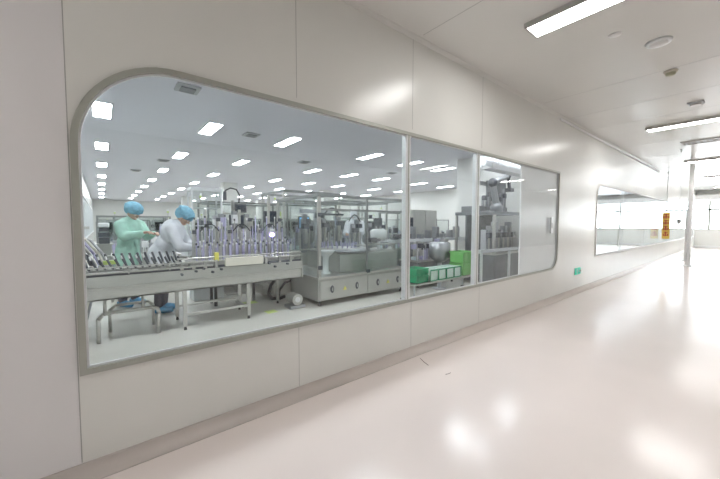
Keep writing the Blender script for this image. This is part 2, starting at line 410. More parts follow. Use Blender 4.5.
# left bent-tube stand
St = mb('steel').tube([(-.07, .12, 0), (-.07, .12, .30), (-.02, .12, .36), (.07, .12, .37), (.50, .12, .37), (.56, .12, .34), (.58, .12, .28), (.56, .12, 0)], .024, 10).tube([(.0, .12, .37), (.0, .12, .56)], .018).tube([(.40, .12, .37), (.40, .12, .56)], .018)
St.build('tube_stand', B, True)
mb('steel').tube([(.05, .60, 0), (.05, .60, .30), (.12, .60, .36), (.5, .60, .36), (.56, .60, .30), (.56, .60, 0)], .02, 10).build('tube_stand', B, True)
mb('steel').cyl((-.32, .3, .3), (-.25, .3, .56), .02).cyl((-.22, .3, .3), (-.28, .3, .56), .02).build('brace', B)
for x, y in ((.88, .0), (.88, .62), (1.78, .0), (1.84, .62), (2.55, .62)):
    l = mb('steel').box((x-.025, y+.0, .05), (x+.025, y+.05, .56), .004).build('leg', B)
    mb('black').cyl((x, y+.025, 0), (x, y+.025, .05), .022, .014).build('leveling_foot', l)
mb('steel').box((.90, .0, .20), (1.78, .04, .235)).box((.90, .62, .20), (1.84, .66, .235)).box((1.76, .03, .14), (1.80, .62, .175)).build('stretcher', B)
# row of tilted black and steel clamps on the bench's left part
for i in range(16):
    x = -.32+i*.078; yy = .12
    m = mb('steel').box((x-.02, yy-.03, .86), (x+.02, yy+.05, .93), .003)
    m.m('dark').cyl((x+.03, yy, .92), (x-.03, yy, 1.05), .013).m('white').cyl((x-.03, yy, 1.04), (x-.045, yy, 1.09), .010)
    m.build('clamp', B)
for i in range(14):
    x = -.30+i*.088
    mb('dark').cyl((x+.03, .42, .9), (x-.03, .42, 1.10), .014).m('steel').box((x-.015, .38, .86), (x+.03, .46, .95), .003).build('clamp', B)
mb('steel').box((-.45, .36, .86), (1.0, .5, .90)).build('clamp_rail', B)
m = mb('cream').box((1.42, -.06, .865), (2.00, .0, .99), .005); m.build('control_box', B)
mb('lime').box((.0, .16, .98), (.13, .22, 1.03), .004).build('yellow_block', B)
q = mb('yellow').box((1.28, -.02, .95), (1.34, .04, 1.08), .006).cyl((1.31, .01, .88), (1.31, .01, .96), .012).build('sensor_bracket', B)
for i, x in enumerate((.84, 1.02, 1.12, 1.24, 1.36, 2.1, 2.2, 2.42)):
    mb('dark').cyl((x, -.03, .80+.03*(i % 3)), (x, -.075, .80+.03*(i % 3)), .018).build('knob', B)
m = mb('steel')
for x in (.85, 1.0, 1.15, 1.3, 2.06, 2.3, 2.5): m.box((x-.02, -.03, .86), (x+.02, .02, .97), .003)
m.tube([(.8, 0, .95), (1.4, 0, .95)], .014).tube([(.8, 0, 1.01), (2.7, 0, 1.01)], .012).tube([(2.0, -.0, .95), (2.7, 0, .95)], .012); m.build('guide_rail', B)
# dense upright syringe barrels and rods on the right part of the bench
mb('steel').box((1.0, .25, .86), (2.7, .60, .93), .004).build('rod_base', B)
for i in range(31):
    x = 1.13+i*.051
    for r_, y in ((0, .30), (1, .42), (2, .52)):
        h = 1.12+.05*r_+rr.random()*(.05 if r_ < 2 else .40)
        o = mb('lilac' if (i+r_) % 2 else 'steel').cyl((x, y, .93), (x, y, h), .010, n=8).m('white' if i % 3 else 'dark').cyl((x, y, h), (x, y, h+.03), .013, n=8).build('syringe_rod', B)
for i, x in enumerate((1.12, 1.30, 1.48, 1.66, 1.84, 2.0, 2.18, 2.36, 2.55)):
    m = mb('steel').box((x-.018, .55, .93), (x+.018, .60, 1.42+.16*((i*5) % 3)), .004).cyl((x, .52, 1.15), (x, .52, 1.38), .018)
    m.m('dark').box((x-.028, .48, 1.34+.1*(i % 3)), (x+.028, .54, 1.40+.1*(i % 3)), .004).m('lilac').cyl((x+.04, .5, 1.2), (x+.04, .5, 1.42), .009)
    m.build('actuator', B)
m = mb('black')
for x0 in (1.2, 1.7, 2.2):
    m.tube([(x0+.28*t/8, .46, 1.38+.12*math.sin(math.pi*t/8)) for t in range(9)], .008, 6)
m.build('air_hose', B)

# ---------------------------------------------------------------- guarded filling machine
G = thing('filling_machine', 'guarded stainless filling machine with glass enclosure and oval-handled base doors', 'machine', (2.98, 2.42, 0))
Wd, Dp = 2.28, 1.7
mb('satin').box((0, .02, .10), (Wd, Dp, .50), .004).build('base_cabinet', G)
for k in range(2):
    x0 = .03+k*1.13; dr = mb('satin').box((x0, -.0, .12), (x0+1.10, .02, .47), .006).build('cabinet_door', G)
    for hx in (x0+.26, x0+.84):
        m = mb('dark').lathe([(.034, 0), (.038, .012), (.026, .016)], (0, 0, 0), 18)
        o = m.build('oval_handle', dr); o.rotation_euler = (R(90), 0, 0); o.location = (hx, .0, .30); o.scale = (1, 1.9, 1)
        mb('satin').box((-.012, -.03, .0175), (.012, .03, .02), .002).build('tmp', None).data.transform(Matrix.Identity(4))
        t = bpy.data.objects['tmp']; t.name = 'handle_core'; t.parent = dr; t.rotation_euler = (R(90), 0, 0); t.location = (hx, 0, .30)
    lb = mb('yellow').cyl((x0+.55, -.001, .275), (x0+.55, -.006, .275), .05, n=3).build('warning_label', dr)
for x in (.08, Wd-.08):
    for y in (.1, Dp-.1): mb('black').lathe([(.04, 0), (.03, .03), (.016, .04), (.016, .10)], (x, y, 0)).build('leveling_foot', G)
mb('steel').box((-.02, -.015, .50), (Wd+.02, Dp+.02, .535), .005).build('deck', G)
for x in (.02, Wd-.02):
    for y in (.0, Dp-.02): mb('steel').box((x-.028, y-.02, .535), (x+.028, y+.035, 1.98), .004).build('frame_post', G)
mb('dframe').box((Wd/2-.02, 0, .535), (Wd/2+.02, .03, 1.98), .003).build('frame_post', G)
mb('dframe').box((-.01, -.02, 1.98), (Wd+.01, .035, 2.035), .004).box((-.01, Dp-.03, 1.98), (Wd+.01, Dp+.02, 2.035), .004).box((-.01, .035, 1.98), (.04, Dp-.03, 2.035), .004).box((Wd-.04, .035, 1.98), (Wd+.01, Dp-.03, 2.035), .004).build('top_frame', G)
mb('dframe').box((.05, 0, 1.74), (Wd-.05, .025, 1.775)).build('cross_rail', G)
for x0, x1 in ((.05, Wd/2-.02), (Wd/2+.02, Wd-.05)): mb('guard').box((x0, .008, .54), (x1, .014, 1.98)).build('guard_panel', G)
mb('guard').box((.016, .04, .54), (.022, Dp-.03, 1.98)).build('guard_panel', G)
for x, z in ((.02, .72), (.02, 1.66), (Wd-.03, 1.62), (Wd-.03, .8), (Wd/2, .56), (Wd/2+.05, 1.64)):
    mb('dark').box((x-.04, -.045, z-.035), (x+.04, -.02, z+.035), .005).build('latch', G)
# inside
mb('white').lathe([(.10, .535), (.10, .56), (.06, .58), (.055, .86), (.13, .92), (.17, .97), (.17, .99)], (.38, .35, 0), 24).build('pedestal', G)
mb('satin').box((.62, .22, .535), (Wd-.08, .30, .90), .01).box((.62, .3, .535), (Wd-.08, Dp-.2, .92), .01).build('inner_console', G)
m = mb('steel').lathe([(.42, 0), (.44, .02), (.44, .05), (.40, .06)], (1.05, .85, .93), 36); m.build('turntable', G, False)
for k in range(22):
    a = 2*math.pi*k/22
    mb('lilac').cyl((1.05+.38*math.cos(a), .85+.38*math.sin(a), .99), (1.05+.38*math.cos(a), .85+.38*math.sin(a), 1.10), .016, n=8).build('holder', G)
mb('steeld').lathe([(.44, 0), (.46, .02), (.44, .05)], (1.05, .50, .925), 36).build('infeed_disc', G)
for i, (x, y, h) in enumerate([(.2, .9, 1.6), (.34, 1.1, 1.7), (.55, 1.2, 1.55), (.75, 1.3, 1.7), (1.0, 1.4, 1.62), (1.35, 1.35, 1.66), (1.62, 1.1, 1.5), (1.85, 1.25, 1.6), (2.05, 1.0, 1.52)]):
    m = mb('steeld').box((x-.05, y-.04, .92), (x+.05, y+.04, h), .005).m('steel').cyl((x, y-.07, 1.1), (x, y-.07, h-.12), .03).m('dark').box((x-.07, y-.14, h-.2), (x+.07, y-.04, h-.1), .006)
    m.m('steel').cyl((x-.09, y-.02, 1.0), (x-.09, y-.02, h-.25), .014).cyl((x+.09, y-.05, 1.0), (x+.09, y-.05, h-.3), .012)
    m.build('actuator_column', G)
mb('dark').box((.03, .06, 1.60), (.16, .18, 1.70), .01).box((.14, .08, 1.655), (.62, .13, 1.69), .01).box((1.48, .3, 1.10), (1.68, .45, 1.20), .02).box((1.62, .3, 1.13), (1.78, .4, 1.18), .01).build('gripper_arm', G)
mb('steel').box((1.15, .38, 1.03), (2.25, .46, 1.06), .005).box((.05, .7, .98), (.7, .78, 1.0)).build('outfeed_track', G)
mb('greyp').box((.50, .95, 1.15), (.58, 1.02, 1.78), .005).box((.16, .95, 1.72), (.9, 1.02, 1.8), .005).build('gantry', G)
mb('white').lathe([(.14, 0), (.19, .10), (.19, .24), (.12, .28)], (2.0, .62, 1.10), 24).cyl((2.0, .62, .92), (2.0, .62, 1.10), .04).build('vibratory_bowl', G)
mb('black').tube([(.7+.4*t/10, .9, 1.7+.14*math.sin(math.pi*t/10)) for t in range(11)], .012, 6).tube([(1.5+.35*t/10, 1.1, 1.55+.16*math.sin(math.pi*t/10)) for t in range(11)], .012, 6).build('air_hose', G)
# drive unit and pump between bench and filling machine
D_ = thing('drive_unit', 'low grey drive unit with black hoses left of the filling machine', 'machine', (2.62, 3.42, 0))
mb('satin').box((-.04, 0, .10), (.32, .7, .86), .01).build('housing', D_)
mb('steel').box((-.2, .18, .10), (-.04, .6, .30), .01).build('gear_housing', D_)
D2 = mb('black')
D2.tube([(-.02, -.02, .42), (-.12, -.04, .32), (-.17, -.05, .16), (-.10, -.05, .06), (.05, -.05, .04), (.16, -.04, .06)], .03, 10).tube([(.30, -.03, .36), (.18, -.04, .34), (.05, -.05, .20), (.04, -.05, .05)], .022, 10)
D2.build('hose', D_, True)
P_ = thing('vacuum_pump', 'round silver pump motor on the floor in front of the grey drive unit', 'pump', (2.66, 2.72, 0))
m = mb('steel').cyl((0, -.12, .16), (0, .12, .16), .10, n=20); m.m('white').cyl((0, -.125, .16), (0, -.12, .16), .05, n=16)
m.build('motor', P_, False)
mb('steeld').box((-.14, -.12, 0), (.16, .13, .06), .01).build('base_plate', P_)

# ---------------------------------------------------------------- generic machines behind
def monitor(parent, x, y, z, w=.34, h=.26, scr='screen', rz=0):
    o = mb('dark').box((-w/2, -.025, -h/2), (w/2, .025, h/2), .008).cyl((0, .03, 0), (0, .12, 0), .02).build('monitor', parent)
    o.location = (x, y, z); o.rotation_euler = (0, 0, rz)
    s = mb(scr).box((-w/2+.025, -.03, -h/2+.025), (w/2-.025, -.0255, h/2-.025)).build('screen', o)
    return o
def asm_machine(label, w, d, h, seed, tower=True, guard=True, mon=True, base='satin', bz=.10, step=.17):
    r = random.Random(seed)
    t = thing('assembly_machine', label, 'machine', group=None)
    mb(base).box((-w/2, -d/2, bz), (w/2, d/2, .78), .01).build('base_cabinet', t)
    m = mb('black')
    for x in (-w/2+.08, w/2-.08):
        for y in (-d/2+.08, d/2-.08): m.cyl((x, y, 0), (x, y, bz), .03, .02)
    m.build('leveling_feet', t)
    mb('steel').box((-w/2-.02, -d/2-.02, .78), (w/2+.02, d/2+.02, .815), .004).build('work_top', t)
    n = int(w/step)
    for i in range(n):
        x = -w/2+.12+i*(w-.24)/max(1, n-1); y = r.uniform(-d*.25, d*.25); hh = r.uniform(1.1, 1.5)
        q = mb(r.choice(['steel', 'steeld', 'greyp'])).box((x-.045, y-.04, .815), (x+.045, y+.04, hh), .004).m(r.choice(['dark', 'steel', 'white', 'lilac'])).box((x-.06, y-.12, hh-.2), (x+.06, y-.03, hh-.06), .005)
        q.m('steel').cyl((x-.02, y-.09, .9), (x-.02, y-.09, hh-.2), .018).cyl((x+.07, y, .815), (x+.07, y, hh-.1), .012)
        q.m(r.choice(['steel', 'lilac', 'teal'])).box((x-.06, y-.16, .82), (x+.05, y-.04, .92), .004)
        for e in (-.04, .0, .045): q.m(r.choice(['lilac', 'steel', 'white', 'greyp'])).cyl((x+e, y-.2, .82), (x+e, y-.2, 1.0+r.uniform(0, .18)), .011, n=6)
        q.build('station', t)
    if guard:
        m = mb('dframe')
        for x in (-w/2, w/2-.035):
            for y in (-d/2, d/2-.035): m.box((x, y, .815), (x+.035, y+.035, h))
        m.box((-w/2, -d/2, h), (w/2, -d/2+.035, h+.035)).box((-w/2, d/2-.035, h), (w/2, d/2, h+.035)).box((-w/2, -d/2+.035, h), (-w/2+.035, d/2-.035, h+.035)).box((w/2-.035, -d/2+.035, h), (w/2, d/2-.035, h+.035))
        m.build('guard_frame', t)
        mb('guard').box((-w/2+.035, -d/2+.01, .82), (w/2-.035, -d/2+.016, h)).build('guard_panel', t)
    if mon:
        x = w/2-.25
        p = mb('greyp').cyl((x, -d/2-.06, .815-.2), (x, -d/2-.06, 1.45), .02).build('monitor_pole', t)
        monitor(t, x, -d/2-.12, 1.55)
    if tower:
        x = -w/2+.06
        p = mb('steel').cyl((x, d/2-.06, h if guard else .815), (x, d/2-.06, h+.15), .012).build('signal_pole', t)
        mb('lime').cyl((x, d/2-.06, h+.15), (x, d/2-.06, h+.20), .026).m('white').cyl((x, d/2-.06, h+.20), (x, d/2-.06, h+.25), .026).build('signal_lamp', t)
    return t
def put(t, x, y, rz=0): t.location = (x, y, 0); t.rotation_euler = (0, 0, rz); return t
A = put(asm_machine('assembly machine close behind the white-gowned person, dense with steel stations', 1.6, .9, 1.95, 1, mon=False), 2.55, 5.3)
Bm = put(asm_machine('assembly machine under the violet lamp, with a dark monitor', 1.5, .9, 2.0, 2, mon=False), 4.35, 5.35)
Cm = put(asm_machine('open stainless machine behind the guarded filling machine', 1.7, .8, 1.9, 3), 6.2, 5.6)
Dm = put(asm_machine('unguarded work machine at the left wall behind the green-gowned person', 1.3, .8, 1.7, 4, guard=False, tower=False, mon=False), .75, 6.3)
Em = put(asm_machine('grey painted machine seen through the middle pane behind the crates', 1.9, .9, 1.85, 5, base='greyp'), 8.3, 5.2)
Nm = put(asm_machine('dense upright tooling station close behind the right part of the bench', .86, .46, 1.6, 21, tower=False, guard=False, mon=False, bz=.5, step=.09), 1.93, 3.84); Nm.scale = (1, 1, 1.2)
protos = [A, Bm, Cm, Dm, Em]
rows = {8.2: 'third row back', 10.9: 'fourth row back', 13.6: 'fifth row back', 17.2: 'sixth row back', 21.0: 'seventh row back', 25.5: 'row before the far wall'}
nth = ['at the left end', 'second from the left', 'third from the left', 'fourth from the left', 'fifth from the left', 'sixth from the left']
kinds = ['tall guarded steel machine', 'guarded machine with signal lamp', 'steel machine with monitor', 'low open bench machine with monitor', 'grey painted machine with monitor']
for j, (y, rn) in enumerate(rows.items()):
    for i in range(6):
        k = (i*2+j) % 5
        x = .7+i*2.55+.35*(j % 2)
        if abs(y-14.5) < 1 and abs(x-5.1) < 1.2: x -= .6
        dup(protos[k], (x, y, 0), R(180) if (i+j) % 3 == 0 else 0, '%s, %s, %s' % (kinds[k], rn, nth[i]), scale=(1, 1, .86))
# monitors stacked on a stand in front of the pillar
t = thing('monitor_stand', 'steel stand with stacked dark monitors in front of the square pillar', 'monitor stand', (2.20, 4.62, 0))
mb('steel').box((-.03, -.03, 0), (.03, .03, 2.0), .004).box((-.2, -.2, 0), (.2, .2, .03), .005).box((-.22, -.03, 1.70), (.22, .03, 1.74)).box((-.26, -.03, 1.42), (.22, .03, 1.46)).build('stand', t)
monitor(t, .12, -.14, 1.83, .24, .18); monitor(t, .06, -.14, 1.58, .36, .22)
mb('black').tube([(-.16, 0, 2.0), (-.15, 0, 2.20), (-.04, 0, 2.26), (.08, 0, 2.24), (.15, 0, 2.12), (.13, 0, 1.95)], .013, 8).build('cable_loop', t, True)
mb('dark').box((-.19, -.03, 2.0), (-.13, .03, 2.18), .01).build('camera', t)
t = thing('monitor_stand', 'steel stand with one wide dark monitor left of the violet lamp glow', 'monitor stand', (3.02, 4.66, 0))
mb('steel').box((-.03, -.03, 0), (.03, .03, 2.15), .004).box((-.2, -.2, 0), (.2, .2, .03), .005).build('stand', t)
monitor(t, .0, -.14, 1.66, .36, .26)
mb('lime').box((.20, -.16, 1.55), (.24, -.12, 1.78), .003).build('yellow_strip', t)
# violet curing lamp
t = thing('curing_lamp', 'small violet glowing lamp head on a steel arm above the bench', 'lamp', (2.30, 2.86, 0))
mb('steel').cyl((0, .1, .931), (0, .1, 1.42), .012).box((-.04, .05, .931), (.04, .14, .945), .003).box((-.015, -.0, 1.38), (.015, .11, 1.40)).build('arm', t)
mb('uv').sph((0, -.03, 1.31), .045, (1, .7, .8)).build('bulb', t)
mb('greyp').box((-.04, -.05, 1.35), (.04, .02, 1.41), .008).build('shade', t)
# blue screen
t = thing('monitor_stand', 'slim stand with bright blue lit screen near the filling machine', 'monitor stand', (3.85, 4.65, 0))
mb('steel').box((-.025, -.025, 0), (.025, .025, 1.7), .004).box((-.2, -.15, 0), (.2, .15, .03), .005).build('stand', t)
monitor(t, 0, -.14, 1.53, .30, .30, 'bluescr')
# teal lit glass cabinet
t = thing('glass_cabinet', 'tall pale teal glazed cabinet with shelves right of the blue cap', 'cabinet', (1.62, 4.5, 0))
mb('alul').box((-.28, -.2, 0), (.28, .2, .5), .01).box((-.28, -.2, 2.14), (.28, .2, 2.2), .006).build('cabinet_body', t)
m = mb('alul')
for x in (-.28, .25):
    for y in (-.2, .17): m.box((x, y, .5), (x+.03, y+.03, 2.14))
for z in (.95, 1.45, 1.8): m.box((-.25, -.17, z), (.25, .17, z+.02))
m.build('shelf_frame', t)
mb('guard').box((-.25, -.19, .52), (.25, -.184, 2.13)).build('glass_door', t)
m = mb('dark').box((-.1, -.1, 1.472), (.06, .05, 1.56), .005).box((-.08, -.1, 1.34-.37), (.06, .05, 1.1), .005); m.build('instrument', t)
# safety gantry frames
def gantry(label, x0, y0, x1, y1, h):
    t = thing('safety_enclosure', label, 'enclosure', (x0, y0, 0), group='overhead gantry frames')
    w, d = x1-x0, y1-y0
    for x in (0, w):
        for y in (0, d): mb('steel').box((x-.025, y-.025, 0), (x+.025, y+.025, h), .003).build('post', t)
    mb('dframe').box((-.03, -.03, h), (w+.03, .03, h+.06)).box((-.03, d-.03, h), (w+.03, d+.03, h+.06)).box((-.03, .03, h), (.03, d-.03, h+.06)).box((w-.03, .03, h), (w+.03, d-.03, h+.06)).build('top_rail', t)
gantry('tall steel gantry frame around the violet lamp', 3.50, 4.86, 5.16, 6.2, 2.28)
#gantry('lower steel gantry frame beyond the glass cabinet', 1.55, 4.82, 3.38, 6.0, 2.08)
gantry('steel gantry frame behind the filling machine', 5.30, 5.05, 7.15, 6.3, 2.12)
gantry('far steel gantry frame in the middle of the room', 5.9, 9.3, 8.9, 10.2, 2.4)
# table with stacked black device, left
t = thing('side_table', 'stainless side table at the left wall behind the conveyor', 'table', (-.18, 5.5, 0))
mb('steel').box((-.34, -.3, .86), (.34, .3, .90), .005).build('table_top', t)
for x in (-.32, .30):
    for y in (-.26, .26): mb('steel').box((x-.02, y-.02, 0), (x+.02, y+.02, .86)).build('leg', t)
t = thing('test_device', 'black stacked test device with white cap on the side table', 'device', (.03, 5.35, .90))
mb('steel').box((-.10, -.08, 0), (.10, .08, .20), .005).box((-.14, -.1, .2), (.14, .1, .225)).build('device_base', t)
mb('dark').box((-.075, -.07, .225), (.085, .07, .34), .008).box((-.085, -.07, .355), (.085, .07, .44), .008).box((-.07, -.07, .455), (.075, .07, .53), .008).build('black_blocks', t)
mb('white').box((-.085, -.08, .53), (.085, .08, .62), .02).build('white_cap', t)
# hose bundle left
t = thing('hose_bundle', 'tangle of lilac and grey hoses at the left edge of the window', 'hoses', (-.3, 3.75, 0))
for i in range(7):
    k = ['lilac', 'greyp', 'dark', 'steel', 'lilac', 'cream', 'greyp'][i]
    mb(k).tube([(-.12+.04*i, 0, 1.45-.03*i), (-.10+.045*i, -.02, 1.25), (.0+.05*i, -.05, 1.05), (.06+.05*i, -.04, .88), (.0+.03*i, .02, .5), (-.1+.03*i, 0, .05)], .018, 6).build('hose', t, True)
mb('steel').box((-.2, .03, 0), (-.15, .08, 1.6), .004).box((-.2, -.02, 1.42), (.16, .06, 1.46)).build('hose_stand', t)
# ------------ middle pane: outfeed conveyor, cabinet, crates
t = thing('outfeed_conveyor', 'pale narrow conveyor leading right from the filling machine', 'conveyor', (5.4, 3.1, 0))
mb('alul').box((0, 0, 1.02), (3.5, .05, 1.10), .004).box((0, .35, 1.02), (3.5, .40, 1.10), .004).build('side_rail', t)
mb('greyp').box((0, .05, 1.03), (3.5, .35, 1.06)).build('belt', t)
for x in (.15, 1.2, 2.25, 3.3):
    mb('steel').box((x-.025, .0, .0), (x+.025, .05, 1.02)).box((x-.025, .35, 0), (x+.025, .40, 1.02)).box((x-.02, .05, .3), (x+.02, .35, .34)).build('leg', t)
m = mb('steeld')
for i in range(9): m.box((.3+i*.33, .12, 1.10), (.42+i*.33, .28, 1.22+.1*(i % 3)), .004)
m.build('carrier', t)
mb('dark').box((.1, -.25, 1.15), (.5, .0, 1.25), .01).build('control_panel', t)
t = thing('switch_cabinet', 'wide grey control cabinet behind the pale conveyor', 'cabinet', (7.15, 3.95, 0))
mb('satin').box((0, 0, .1), (1.15, .5, 1.92), .01).build('cabinet_body', t)
o = mb('satin').box((.03, -.02, .15), (.56, -.0, 1.88), .006).build('cabinet_door', t); mb('dark').box((.48, -.035, 1.0), (.5, -.02, 1.15)).build('handle', o)
o = mb('satin').box((.59, -.02, .15), (1.12, -.0, 1.88), .006).build('cabinet_door', t); mb('dark').box((.64, -.035, 1.0), (.66, -.02, 1.15)).build('handle', o)
mb('dark').box((0.02, .02, 0), (1.13, .48, .1)).build('plinth', t)
for i in range(6): 
    x = 5.4+i*.24
Fm = put(asm_machine('steel machine just right of the filling machine, in the middle pane', 1.0, .7, 1.75, 9, guard=False, tower=False, mon=True, base='greyp'), 6.45, 4.15)
def cart(label, x0, x1, y0, y1, z):
    t = thing('crate_cart', label, 'cart', (x0, y0, 0))
    w, d = x1-x0, y1-y0
    mb('steel').box((0, 0, z-.03), (w, d, z), .004).build('platform', t)
    for x in (.06, w-.06):
        for y in (.06, d-.06): mb('greyp').cyl((x, y, .08), (x, y, z-.03), .015).m('black').cyl((x-.015, y, .045), (x+.015, y, .045), .045, n=14).build('caster', t)
    mb('steel').box((w-.01, 0, z), (w, d, z+.02)).build('push_handle', t)
cart('low steel cart carrying green and pale crates by the window', 4.40, 6.52, 1.42, 1.84, .385)
def crate(name, label, x, y, z, w, d, h, mk, group, ribs=True):
    m = mb(mk).box((-w/2, -d/2, 0), (w/2, d/2, .012)).box((-w/2, -d/2, 0), (w/2, -d/2+.012, h)).box((-w/2, d/2-.012, 0), (w/2, d/2, h)).box((-w/2, -d/2, 0), (-w/2+.012, d/2, h)).box((w/2-.012, -d/2, 0), (w/2, d/2, h))
    m.box((-w/2-.012, -d/2-.012, h-.025), (w/2+.012, -d/2, h)).box((-w/2-.012, d/2, h-.025), (w/2+.012, d/2+.012, h)).box((-w/2-.012, -d/2, h-.025), (-w/2, d/2, h)).box((w/2, -d/2, h-.025), (w/2+.012, d/2, h))
    if not ribs: m.m('green').box((-w/2-.014, -d/2-.014, h-.02), (w/2+.014, -d/2-.010, h+.004)).box((-w/2-.014, -d/2-.014, 0), (-w/2, -d/2-.008, h)).box((w/2, -d/2-.014, 0), (w/2+.014, -d/2-.008, h)).box((-w/2-.014, -d/2-.014, .0), (w/2+.014, -d/2-.01, .018))
    if ribs:
        for i in range(4): m.box((-w/2-.008, -d/2-.008, .04+i*(h-.07)/4), (w/2+.008, -d/2, .052+i*(h-.07)/4))
        for i in range(3): m.box((-w/2+w*(i+1)/4-.006, -d/2-.008, 0), (-w/2+w*(i+1)/4+.006, -d/2, h))
    o = m.build(name); o.location = (x, y, z); return tag(o, label, 'crate', group)
crate('storage_crate', 'dark green plastic crate at the left end of the cart', 4.66, 1.63, .387, .32, .34, .135, 'green', 'dark green crates')
crate('storage_crate', 'dark green plastic crate stacked on top at the left end', 4.66, 1.63, .524, .32, .34, .135, 'green', 'dark green crates')
for i in range(4):
    crate('storage_tray', 'pale green see-through tray, %s from the dark green crates' % ['first', 'second', 'third', 'fourth'][i], 5.02+i*.258, 1.63, .387, .22, .32, .22, 'palegreen', 'pale trays on the cart', False)
for i in range(2):
    crate('storage_crate', ['bright green crate at the right end of the cart, bottom of the stack', 'bright green crate topping the stack at the right end'][i], 6.20, 1.63, .387+i*.258, .42, .34, .25, 'lgreen', 'bright green crates')
# ------------ right pane: packing machine, robot arm, ducts
Om = asm_machine('low dark accumulation machine behind the crates', 1.5, .60, 1.75, 33, tower=False, guard=False, mon=False, base='dgrey', step=.13)
put(Om, 6.4, 2.72); Om.scale = (1, 1, .78)
t = thing('feed_drum', 'round grey feed drum on a post behind the crates in the middle pane', 'drum', (6.05, 2.12, 0))
mb('greyp').cyl((0, 0, 0), (0, 0, .66), .05).lathe([(.16, 0), (.16, .02), (.05, .03)], (0, 0, 0)).build('post', t)
mb('steeld').lathe([(.10, .62), (.24, .74), (.24, 1.06), (.20, 1.08)], (0, 0, 0), 24).build('drum', t)
t = thing('packing_machine', 'dark steel packing machine with pale front rail in the right pane', 'machine', (7.25, 1.45, 0))
mb('dgrey').box((-.0, 0, .1), (1.6, 1.1, .75), .01).build('base_cabinet', t)
mb('dgrey').box((.06, .8, .80), (1.54, .83, 1.72)).build('back_panel', t)
mb('dgrey').box((.3, .05, 0), (1.5, 1.0, .1)).build('plinth', t)
mb('steel').box((-.02, -.02, .75), (1.62, 1.12, .80), .004).build('deck', t)
mb('alul').box((-.9, -.18, .86), (1.6, -.13, .93), .004).box((-.85, -.17, .0), (-.80, -.13, .86)).box((.4, -.17, .0), (.45, -.13, .86)).build('front_rail', t)
mb('dgrey').box((.0, .0, 1.72), (1.6, 1.1, 1.80), .005).build('top_plate', t)
for x in (.03, 1.57):
    for y in (.03, 1.07): mb('steel').box((x-.03, y-.03, .80), (x+.03, y+.03, 1.72)).build('post', t)
m = mb('dgrey').box((.05, .48, 1.80), (1.55, .95, 1.95), .01).box((.55, .5, 1.95), (1.5, .56, 2.62), .006).m('steeld').box((.3, .6, 2.5), (1.55, .66, 2.60), .005)
for i in range(6): m.m('steeld').cyl((.35+i*.2, .52, 1.95), (.35+i*.2, .52, 2.2+.12*(i % 3)), .04).m('dark').box((.30+i*.2, .44, 2.1+.1*(i % 2)), (.42+i*.2, .52, 2.22+.1*(i % 2)), .006)
u = thing('gantry_drive', 'dark drive assembly with hanging cylinders on top of the packing machine', 'machine head', (7.25, 1.45, 0))
m.build('drive_beam', u)
for i in range(6): 
    x = .2+i*.24
    mb('steeld' if i % 2 else 'greyp').box((x-.05, .3, .80), (x+.05, .45, 1.35+.1*(i % 3)), .004).m('dark').box((x-.07, .2, 1.15), (x+.07, .3, 1.28), .005).m('steel').cyl((x, .25, .82), (x, .25, 1.15), .02).build('station', t)
t = thing('robot_arm', 'dark jointed handling arm standing on the packing machine top', 'robot arm', (7.62, 1.62, 1.80)).scale = (1.25, 1.25, 1.25)
t = bpy.data.objects['robot_arm']
mb('steeld').lathe([(.12, 0), (.12, .1), (.08, .16)], (0, 0, 0)).build('base', t)
mb('steeld').cyl((0, 0, .12), (-.15, 0, .55), .07, .055).build('lower_arm', t)
mb('dark').sph((-.15, 0, .56), .09).build('elbow_joint', t)
mb('steeld').cyl((-.15, 0, .56), (.45, 0, .74), .06, .045).build('forearm', t)
mb('dark').sph((.45, 0, .74), .06).cyl((.45, 0, .74), (.52, 0, .50), .035).box((.45, -.06, .42), (.60, .06, .50), .008).build('gripper', t)
t = thing('air_duct', 'long pale round duct hung under the ceiling in the right pane', 'duct', (7.1, 1.75, 0))
mb('alul').cyl((0, 0, 2.98), (1.88, 0, 2.98), .14, n=24).build('duct_tube', t)
mb('steel').cyl((.5, 0, 3.12), (.5, 0, CH), .008).cyl((1.6, 0, 3.12), (1.6, 0, CH), .008).build('hanger_rod', t)
t = thing('cable_tray', 'flat white cable tray hung below the round duct', 'cable tray', (6.5, 1.25, 0))
mb('white').box((0, -.12, 2.68), (2.38, .12, 2.70)).box((0, -.13, 2.68), (2.38, -.12, 2.78)).box((0, .12, 2.68), (2.38, .13, 2.78)).build('tray', t)
mb('steel').cyl((.5, 0, 2.7), (.5, 0, CH), .006).cyl((2.0, 0, 2.7), (2.0, 0, CH), .006).build('hanger_rod', t)
# ------------ neighbouring room benches
for i, (x, l) in enumerate([(11.2, 'pale lab bench by the near partition of the neighbouring room'), (14.2, 'pale lab bench midway in the neighbouring room')]):
    t = thing('lab_bench', l, 'bench', (x, 2.2, 0))
    mb('alul').box((-1.1, -.35, .80), (1.1, .35, .85), .006).build('bench_top', t)
    mb('teal').box((-1.0, -.3, .0), (-.5, .3, .80), .006).box((.5, -.3, 0), (1.0, .3, .80), .006).build('drawer_unit', t)
    tag(mb('greyp').box((x-.4, 2.0, .85), (x+.1, 2.4, 1.2+.2*i), .01).m('dark').box((x-.35, 1.99, 1.0), (x+.05, 2.0, 1.15)).build('bench_instrument'), ['grey boxy instrument on the nearer lab bench', 'taller grey instrument on the farther lab bench'][i], 'instrument')

